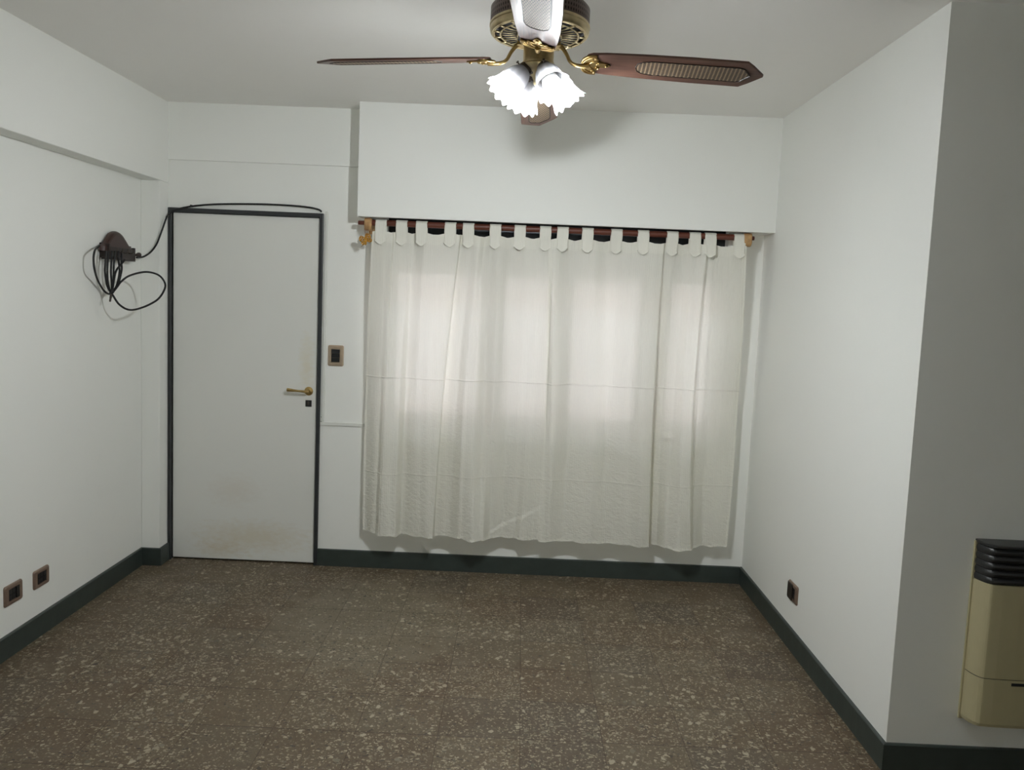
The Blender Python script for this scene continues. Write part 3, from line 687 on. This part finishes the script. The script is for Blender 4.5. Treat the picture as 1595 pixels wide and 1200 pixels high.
# ------------------------------------------------------------------ gas heater on the return wall
ht = empty('wall_heater', (1.86, YP, .2)); bpy.context.view_layer.update()
HX0, HX1, HZ0, HZ1, HZG = 1.583, 2.17, .205, .842, .706
def heater_outline(dep, ex=.032, x0=HX0):
    L = [(x0, YP)]
    for k in range(11):
        a = k/10*PI/2; L.append((x0+ex*(1-math.cos(a)), YP-dep*math.sin(a)*.93-.0))
    L += [(x0+ex+.03, YP-dep*.97), (x0+ex+.09, YP-dep), ]
    R = [(HX1+HX0-a if True else a, b_) for a, b_ in L[::-1]]
    return L+R
def loft(rings_):
    bm = bmesh.new(); rr = [[bm.verts.new((a, b_, z)) for a, b_ in pts] for pts, z in rings_]
    for A, B in zip(rr, rr[1:]):
        n = len(A)
        for i in range(n): bm.faces.new((A[i], A[(i+1) % n], B[(i+1) % n], B[i]))
    bm.faces.new(rr[0]); bm.faces.new(rr[-1][::-1]); return bm
full = heater_outline(.088)
def shrink(s): return heater_outline(.088*s, .032*s, HX0+(1-s)*.03)
bm = loft([(shrink(.72), HZ0), (shrink(.93), HZ0+.006), (full, HZ0+.018), (full, .3805)])
keep(obj('lower_cover', bm, IVORY, None), ht)
bm = loft([(full, .3835), (full, HZG)])
keep(obj('front_panel', bm, IVORY, None), ht)
bm = loft([(shrink(.97), .3800), (shrink(.97), .3840)]); keep(obj('panel_seam', bm, CAVITY, None), ht)
bm = bmesh.new(); box(bm, 1.700, 1.95, YP-.0895, YP-.082, .362, .372); keep(obj('control_slot', bm, CAVITY, None), ht)
bm = bmesh.new(); box(bm, HX0-.006, HX1+.006, YP-.008, YP, HZ0-.002, HZ1-.006); keep(obj('back_plate', bm, IVORY, None, bevel=.002), ht)
nb_ = 5; hh = (HZ1-.012-HZG)/nb_
for k in range(nb_):
    z0 = HZG+.001+k*hh; g = []
    for j in range(7):
        s = .94+.075*math.sin(PI*j/6); g.append((shrink(s), z0+(hh-.004)*j/6))
    bm = loft(g); keep(obj('grille_louvre', bm, CHARC, None, smooth=False), ht)
bm = loft([(shrink(.90), HZG), (shrink(.90), HZ1-.01)]); keep(obj('grille_core', bm, CAVITY, None), ht)
bm = loft([(shrink(1.0), HZ1-.012), (shrink(1.05), HZ1-.009), (shrink(1.05), HZ1-.002), (shrink(.98), HZ1)]); keep(obj('top_cap', bm, CHARC, None), ht)
tag(ht, 'beige wall gas heater with charcoal louvred top on the wall right of corner', 'heater')

# ------------------------------------------------------------------ ceiling fan with four-lamp light kit
FX, FY, FZ = .019, 2.634, 2.2935
TILT = math.radians(2.6)
fan = empty('ceiling_fan', (FX, FY, FZ), (-TILT, 0, 0)); bpy.context.view_layer.update()
# perforated dark band
M, t, b = nodes('perforated_bronze_band'); BAND = M
co = N(t, 'ShaderNodeTexCoord'); sp = N(t, 'ShaderNodeSeparateXYZ'); t.links.new(co.outputs['Object'], sp.inputs[0])
ang = math_(t, 'MULTIPLY', math_(t, 'ARCTAN2', sp.outputs[1], sp.outputs[0]), 96/(2*PI)*1.0)
uu = math_(t, 'SUBTRACT', math_(t, 'FRACT', ang), .5); vv_ = math_(t, 'SUBTRACT', math_(t, 'FRACT', math_(t, 'MULTIPLY', sp.outputs[2], 1/.0135)), .5)
dd = math_(t, 'ADD', math_(t, 'MULTIPLY', math_(t, 'MULTIPLY', uu, uu), 2.5), math_(t, 'MULTIPLY', vv_, vv_))
hole = math_(t, 'LESS_THAN', dd, .11)
t.links.new(mix(t, hole, (.16, .12, .105), (.02, .014, .014)), b.inputs['Base Color']); b.inputs['Metallic'].default_value = .6; b.inputs['Roughness'].default_value = .42
bump(t, b, math_(t, 'SUBTRACT', 1, hole), .5, .002)
Z = lambda z: z-FZ
zt0 = H-FZ
bm = bmesh.new(); lathe(bm, [(0, zt0), (.068, zt0), (.070, zt0-.012), (.060, zt0-.035), (.035, zt0-.052), (.018, zt0-.058), (0, zt0-.058)], 40); obj('canopy', bm, BRASSD, fan, smooth=True)
bm = bmesh.new(); lathe(bm, [(0, .15), (.013, .15), (.013, zt0-.03), (0, zt0-.03)], 20); obj('downrod', bm, BRASSD, fan, smooth=True)
zm = .078     # underside of the motor
bm = bmesh.new(); lathe(bm, [(0, zm+.098), (.05, zm+.096), (.11, zm+.088), (.142, zm+.078), (.147, zm+.072), (.147, zm+.026), (.146, zm+.025), (0, zm+.022)], 72); mh = obj('motor_housing', bm, BAND, fan, smooth=False)
for p in mh.data.polygons: p.use_smooth = abs(p.normal.z) < .6
bm = bmesh.new(); lathe(bm, [(.147, zm+.028), (.1490, zm+.025), (.1490, zm+.020), (.1465, zm+.018), (.1465, zm+.013), (.1475, zm+.010), (.1455, zm+.003), (.141, zm-.001), (.138, zm-.001), (.138, zm+.004), (.141, zm+.012), (.141, zm+.028)], 72, cap=False)
mr_ = obj('motor_ring', bm, BRASSD, fan, smooth=True)
mo = mr_.modifiers.new('edge', 'EDGE_SPLIT'); mo.split_angle = math.radians(35)
# vent plate: rim, hub ring and spokes, dark interior above
bm = bmesh.new()
lathe(bm, [(.138, zm+.004), (.139, zm), (.134, zm-.003), (.132, zm), (.134, zm+.003)], 72, cap=False)
lathe(bm, [(.058, zm-.004), (.066, zm-.006), (.068, zm-.003), (.066, zm), (.058, zm)], 48, cap=False)
lathe(bm, [(.113, zm-.0035), (.116, zm-.005), (.119, zm-.0035), (.116, zm-.001)], 72, cap=False)
ns = 34
for k in range(ns):
    a = 2*PI*k/ns; c, s = math.cos(a), math.sin(a)
    tube(bm, [(r*c, r*s, zm-.004+(.001 if r > .1 else 0)) for r in (.064, .08, .1, .116)], .003, 8, rf=lambda q: .0028 if q < .1 else (.0023 if q < .8 else .0036), flat=.6)
    a2 = a+PI/ns; c, s = math.cos(a), math.sin(a)
    if k % 2 == 0: tube(bm, [(r*c, r*s, zm-.002) for r in (.116, .126, .136)], .0046, 8, flat=.6)
obj('vent_plate', bm, BRASSD, fan, smooth=True)
bm = bmesh.new(); lathe(bm, [(0, zm+.012), (.132, zm+.012), (.132, zm+.008), (0, zm+.008)], 48); obj('motor_core', bm, CAVITY, fan)
bm = bmesh.new(); lathe(bm, [(0, zm+.008), (.060, zm+.006), (.064, zm-.012), (.062, zm-.024), (.054, zm-.03), (0, zm-.03)], 40); obj('flywheel', bm, plain('dark_blued_steel', (.035, .042, .07), .5, .1), fan, smooth=True)
bm = bmesh.new(); lathe(bm, [(0, zm-.028), (.044, zm-.028), (.0455, zm-.034), (.0455, zm-.078), (.048, zm-.082), (.048, zm-.088), (0, zm-.088)], 44); sh_ = obj('switch_housing', bm, BRASSD, fan, smooth=True)
mo = sh_.modifiers.new('edge', 'EDGE_SPLIT'); mo.split_angle = math.radians(35)
zk = zm-.088

# blade materials
M, t, b = nodes('walnut_blade'); BLADE = M
n_ = noise(t, 14, 5, .6, vec=(.7, 14, 14)); n2_ = noise(t, 3, 3)
t.links.new(mix(t, ramp(t, n_.outputs[0], [(.3, 0), (.7, 1)]), (.062, .026, .019), (.15, .075, .052)), b.inputs['Base Color']); b.inputs['Roughness'].default_value = .42
b.inputs['Coat Weight'].default_value = .05
M, t, b = nodes('woven_cane'); CANE = M
co = N(t, 'ShaderNodeTexCoord'); sp = N(t, 'ShaderNodeSeparateXYZ'); t.links.new(co.outputs['Object'], sp.inputs[0])
P_ = .0118
fa = math_(t, 'SUBTRACT', math_(t, 'FRACT', math_(t, 'DIVIDE', sp.outputs[0], P_)), .5); row = math_(t, 'FLOOR', math_(t, 'DIVIDE', sp.outputs[0], P_))
fb = math_(t, 'SUBTRACT', math_(t, 'FRACT', math_(t, 'ADD', math_(t, 'DIVIDE', sp.outputs[1], P_*.62), math_(t, 'MULTIPLY', row, .5))), .5)
dd = math_(t, 'ADD', math_(t, 'MULTIPLY', fa, fa), math_(t, 'MULTIPLY', fb, fb)); hole = math_(t, 'LESS_THAN', dd, .155)
t.links.new(mix(t, hole, (.30, .22, .14), (.022, .014, .012)), b.inputs['Base Color']); b.inputs['Roughness'].default_value = .55
bump(t, b, math_(t, 'SUBTRACT', .3, dd), .6, .002)

PITCHB = math.radians(12.5); DROOP = .046
def blade_outline():
    hw0, hw1 = .050, .0675; L = []
    top = [(.140, .030), (.146, .043), (.160, .051), (.20, .0565), (.30, .063), (.45, .0675), (.606, .0675), (.628, .046)]
    P = [(r, w) for r, w in top] + [(.664, .004), (.664, -.004)] + [(r, -w) for r, w in top[::-1]]
    return P
def cane_outline(k=1.0):
    top = [(.292, .0), (.296, .018), (.31, .030), (.335, .0355), (.585, .0375), (.600, .032), (.622, .0)]
    top = [(.457+(r-.457)*k, w*k) for r, w in top]
    return top + [(r, -w) for r, w in top[-2:0:-1]]
THETA0 = -.030
for q in range(4):
    az = THETA0+q*PI/2
    # +x blade frame: local x radial, y tangential, z up; near edge (-y side for the +x blade) is higher
    R = Matrix.Rotation(az, 4, 'Z')
    Bf = R @ Matrix.Translation((.14, 0, 0)) @ Matrix.Rotation(math.atan(DROOP), 4, 'Y') @ Matrix.Rotation(-PITCHB, 4, 'X') @ Matrix.Translation((-.14, 0, 0))
    bm = bmesh.new(); out = blade_outline(); prism(bm, out, .0065)
    # countersunk recess rim around the cane is a thin raised lip
    bl = obj('fan_blade', bm, BLADE, fan, bevel=.0018); bl.matrix_local = Bf
    bm = bmesh.new(); prism(bm, cane_outline(), .0012, Matrix.Translation((0, 0, -.0008))); prism(bm, cane_outline(), .0012, Matrix.Translation((0, 0, .0061)))
    obj('cane_panel', bm, CANE, bl)
    bm = bmesh.new(); co_ = [(a, b_, -.0006) for a, b_ in cane_outline(1.02)]; tube(bm, co_, .0016, 6, True); obj('panel_beading', bm, WOODD, bl)
    # blade iron: S-shaped arm plus scrolled plate under the blade root
    bm = bmesh.new()
    arm = catmull([(.050, 0, .052), (.066, 0, .046), (.082, 0, .026), (.094, 0, .004), (.110, 0, -.006), (.135, 0, -.009), (.150, 0, -.008)], 6)
    tube(bm, arm, .0085, 12, rf=lambda s: .0095-.003*math.sin(PI*s), flat=.8)
    box(bm, .046, .064, -.016, .016, .044, .056)
    Pt = Matrix.Translation((.14, 0, 0)) @ Matrix.Rotation(math.atan(DROOP), 4, 'Y') @ Matrix.Rotation(-PITCHB, 4, 'X') @ Matrix.Translation((-.14, 0, 0))
    lobes = [(.128, .012), (.134, .034), (.150, .047), (.172, .048), (.166, .036), (.178, .026), (.176, .014), (.200, .010), (.214, 0)]
    outl = [(p.x, p.y) for p in catmull([(a, b_, 0) for a, b_ in lobes], 4)]
    outl = outl + [(a, -b_) for a, b_ in outl[-2::-1]]
    prism(bm, outl, .0035, Pt @ Matrix.Translation((0, 0, -.0040)))
    # scroll work
    for s in (-1, 1):
        for pts in ([(.130, .006), (.142, .028), (.158, .040), (.170, .040), (.166, .030), (.158, .030)], [(.150, .004), (.160, .018), (.176, .020), (.180, .012), (.172, .008)], [(.128, .012), (.134, .034), (.150, .046), (.172, .047)]):
            tube(bm, [Pt @ Vector((p.x, p.y*s, -.0045)) for p in catmull([(a, b_, 0) for a, b_ in pts], 4)], .0028, 8)
    for a_, b_ in ((.168, .040), (.168, -.040), (.203, 0)):
        lathe(bm, [(.0, -.0085), (.004, -.0075), (.005, -.004), (0, -.004)], 12, Pt @ Matrix.Translation((a_, b_, 0)))
    o = obj('blade_iron', bm, BRASS if q in (0, 1, 2, 3) else BRASSD, fan, smooth=False); o.matrix_local = R
    for p in o.data.polygons: p.use_smooth = len(p.vertices) == 4 and p.area < 2e-5

# light kit
bm = bmesh.new(); lathe(bm, [(0, zk), (.050, zk), (.052, zk-.006), (.046, zk-.016), (.030, zk-.026), (.018, zk-.032), (.012, zk-.046), (.014, zk-.052), (.008, zk-.060), (0, zk-.062)], 36); obj('light_fitter', bm, BRASSD, fan, smooth=True)
M, t, b = nodes('frosted_lamp_glass'); FROST = M
t.nodes.remove(b)
tp = N(t, 'ShaderNodeBsdfTransparent'); tl = N(t, 'ShaderNodeBsdfTranslucent'); df = N(t, 'ShaderNodeBsdfDiffuse'); gl = N(t, 'ShaderNodeBsdfGlossy'); gl.inputs['Roughness'].default_value = .15
tp.inputs[0].default_value = (.98, .98, 1, 1); tl.inputs[0].default_value = (.14, .14, .15, 1); df.inputs[0].default_value = (.35, .35, .37, 1)
a1 = N(t, 'ShaderNodeMixShader'); a1.inputs[0].default_value = .55; t.links.new(tl.outputs[0], a1.inputs[1]); t.links.new(df.outputs[0], a1.inputs[2])
a2 = N(t, 'ShaderNodeMixShader'); a2.inputs[0].default_value = .10; t.links.new(a1.outputs[0], a2.inputs[1]); t.links.new(tp.outputs[0], a2.inputs[2])
a3 = N(t, 'ShaderNodeMixShader'); a3.inputs[0].default_value = .05; t.links.new(a2.outputs[0], a3.inputs[1]); t.links.new(gl.outputs[0], a3.inputs[2])
t.links.new(a3.outputs[0], t.nodes['Material Output'].inputs[0])
BULBBASE = plain('white_bulb_base', (.8, .8, .8), .4, 0, .02)
def bulb_glow(f):
    M, t, b = nodes('lit_bulb'); b.inputs['Base Color'].default_value = (1, 1, 1, 1)
    n_ = noise(t, 5, 1); t.links.new(mix(t, n_.outputs[0], (.95, .985, 1), (.97, 1, .985)), b.inputs['Emission Color']); b.inputs['Emission Strength'].default_value = BULB*f
    return M
for k, (deg, glow) in enumerate(((205, .45), (295, .25), (25, .65), (115, 2.2))):
    a = math.radians(deg); phi = math.radians(42)
    ax = Vector((math.cos(a)*math.sin(phi), math.sin(a)*math.sin(phi), -math.cos(phi)))
    nk = Vector((math.cos(a)*.036, math.sin(a)*.036, zk-.012))
    F = Rx(nk, ax)
    bm = bmesh.new(); lathe(bm, [(0, -.012), (.012, -.012), (.016, -.004), (.021, .002), (.0225, .010), (.0225, .020), (.0215, .022), (0, .022)], 24, F)
    for j in range(3):
        aa = j*2*PI/3+.4; d3 = Vector((math.cos(aa), math.sin(aa), 0))
        lathe(bm, [(0, 0), (.0022, 0), (.0022, .008), (.0042, .008), (.0042, .012), (0, .012)], 10, F @ Rx(Vector((0, 0, .014))+d3*.021, d3))
    obj('lamp_holder', bm, PEWTER, fan, smooth=False)
    prof = [(.0195, .008), (.0215, .014), (.027, .022), (.034, .036), (.0385, .052), (.0405, .068), (.0420, .082), (.0460, .096), (.0520, .108), (.0545, .112)]
    def wob(r, z, an, kk, n=10):
        w = max(0, (z-.03)/.085); return r*(1+.045*w*math.cos(an*12)), z+.006*max(0, w-.6)*2.0*math.cos(an*12)
    bm = bmesh.new(); lathe(bm, prof, 96, F, cap=False, wob=wob)
    s_ = obj("lamp_shade", bm, FROST, fan, smooth=True)
    bm = bmesh.new(); lathe(bm, [(0, .02), (.012, .022), (.013, .042), (.0175, .056), (.0255, .070), (.0262, .082), (.0255, .084), (0, .084)], 28, F)
    bb = obj('bulb', bm, BULBBASE, s_, smooth=True)
    bm = bmesh.new(); lathe(bm, [(.0245, .0842), (.0262, .0895), (.0252, .100), (.0200, .110), (.011, .1165), (0, .1185)], 28, F)
    obj('bulb_dome', bm, bulb_glow(glow), s_, smooth=True)
tag(fan, 'four-blade ceiling fan with cane inset wooden blades, brass motor and lit glass shades', 'ceiling fan')
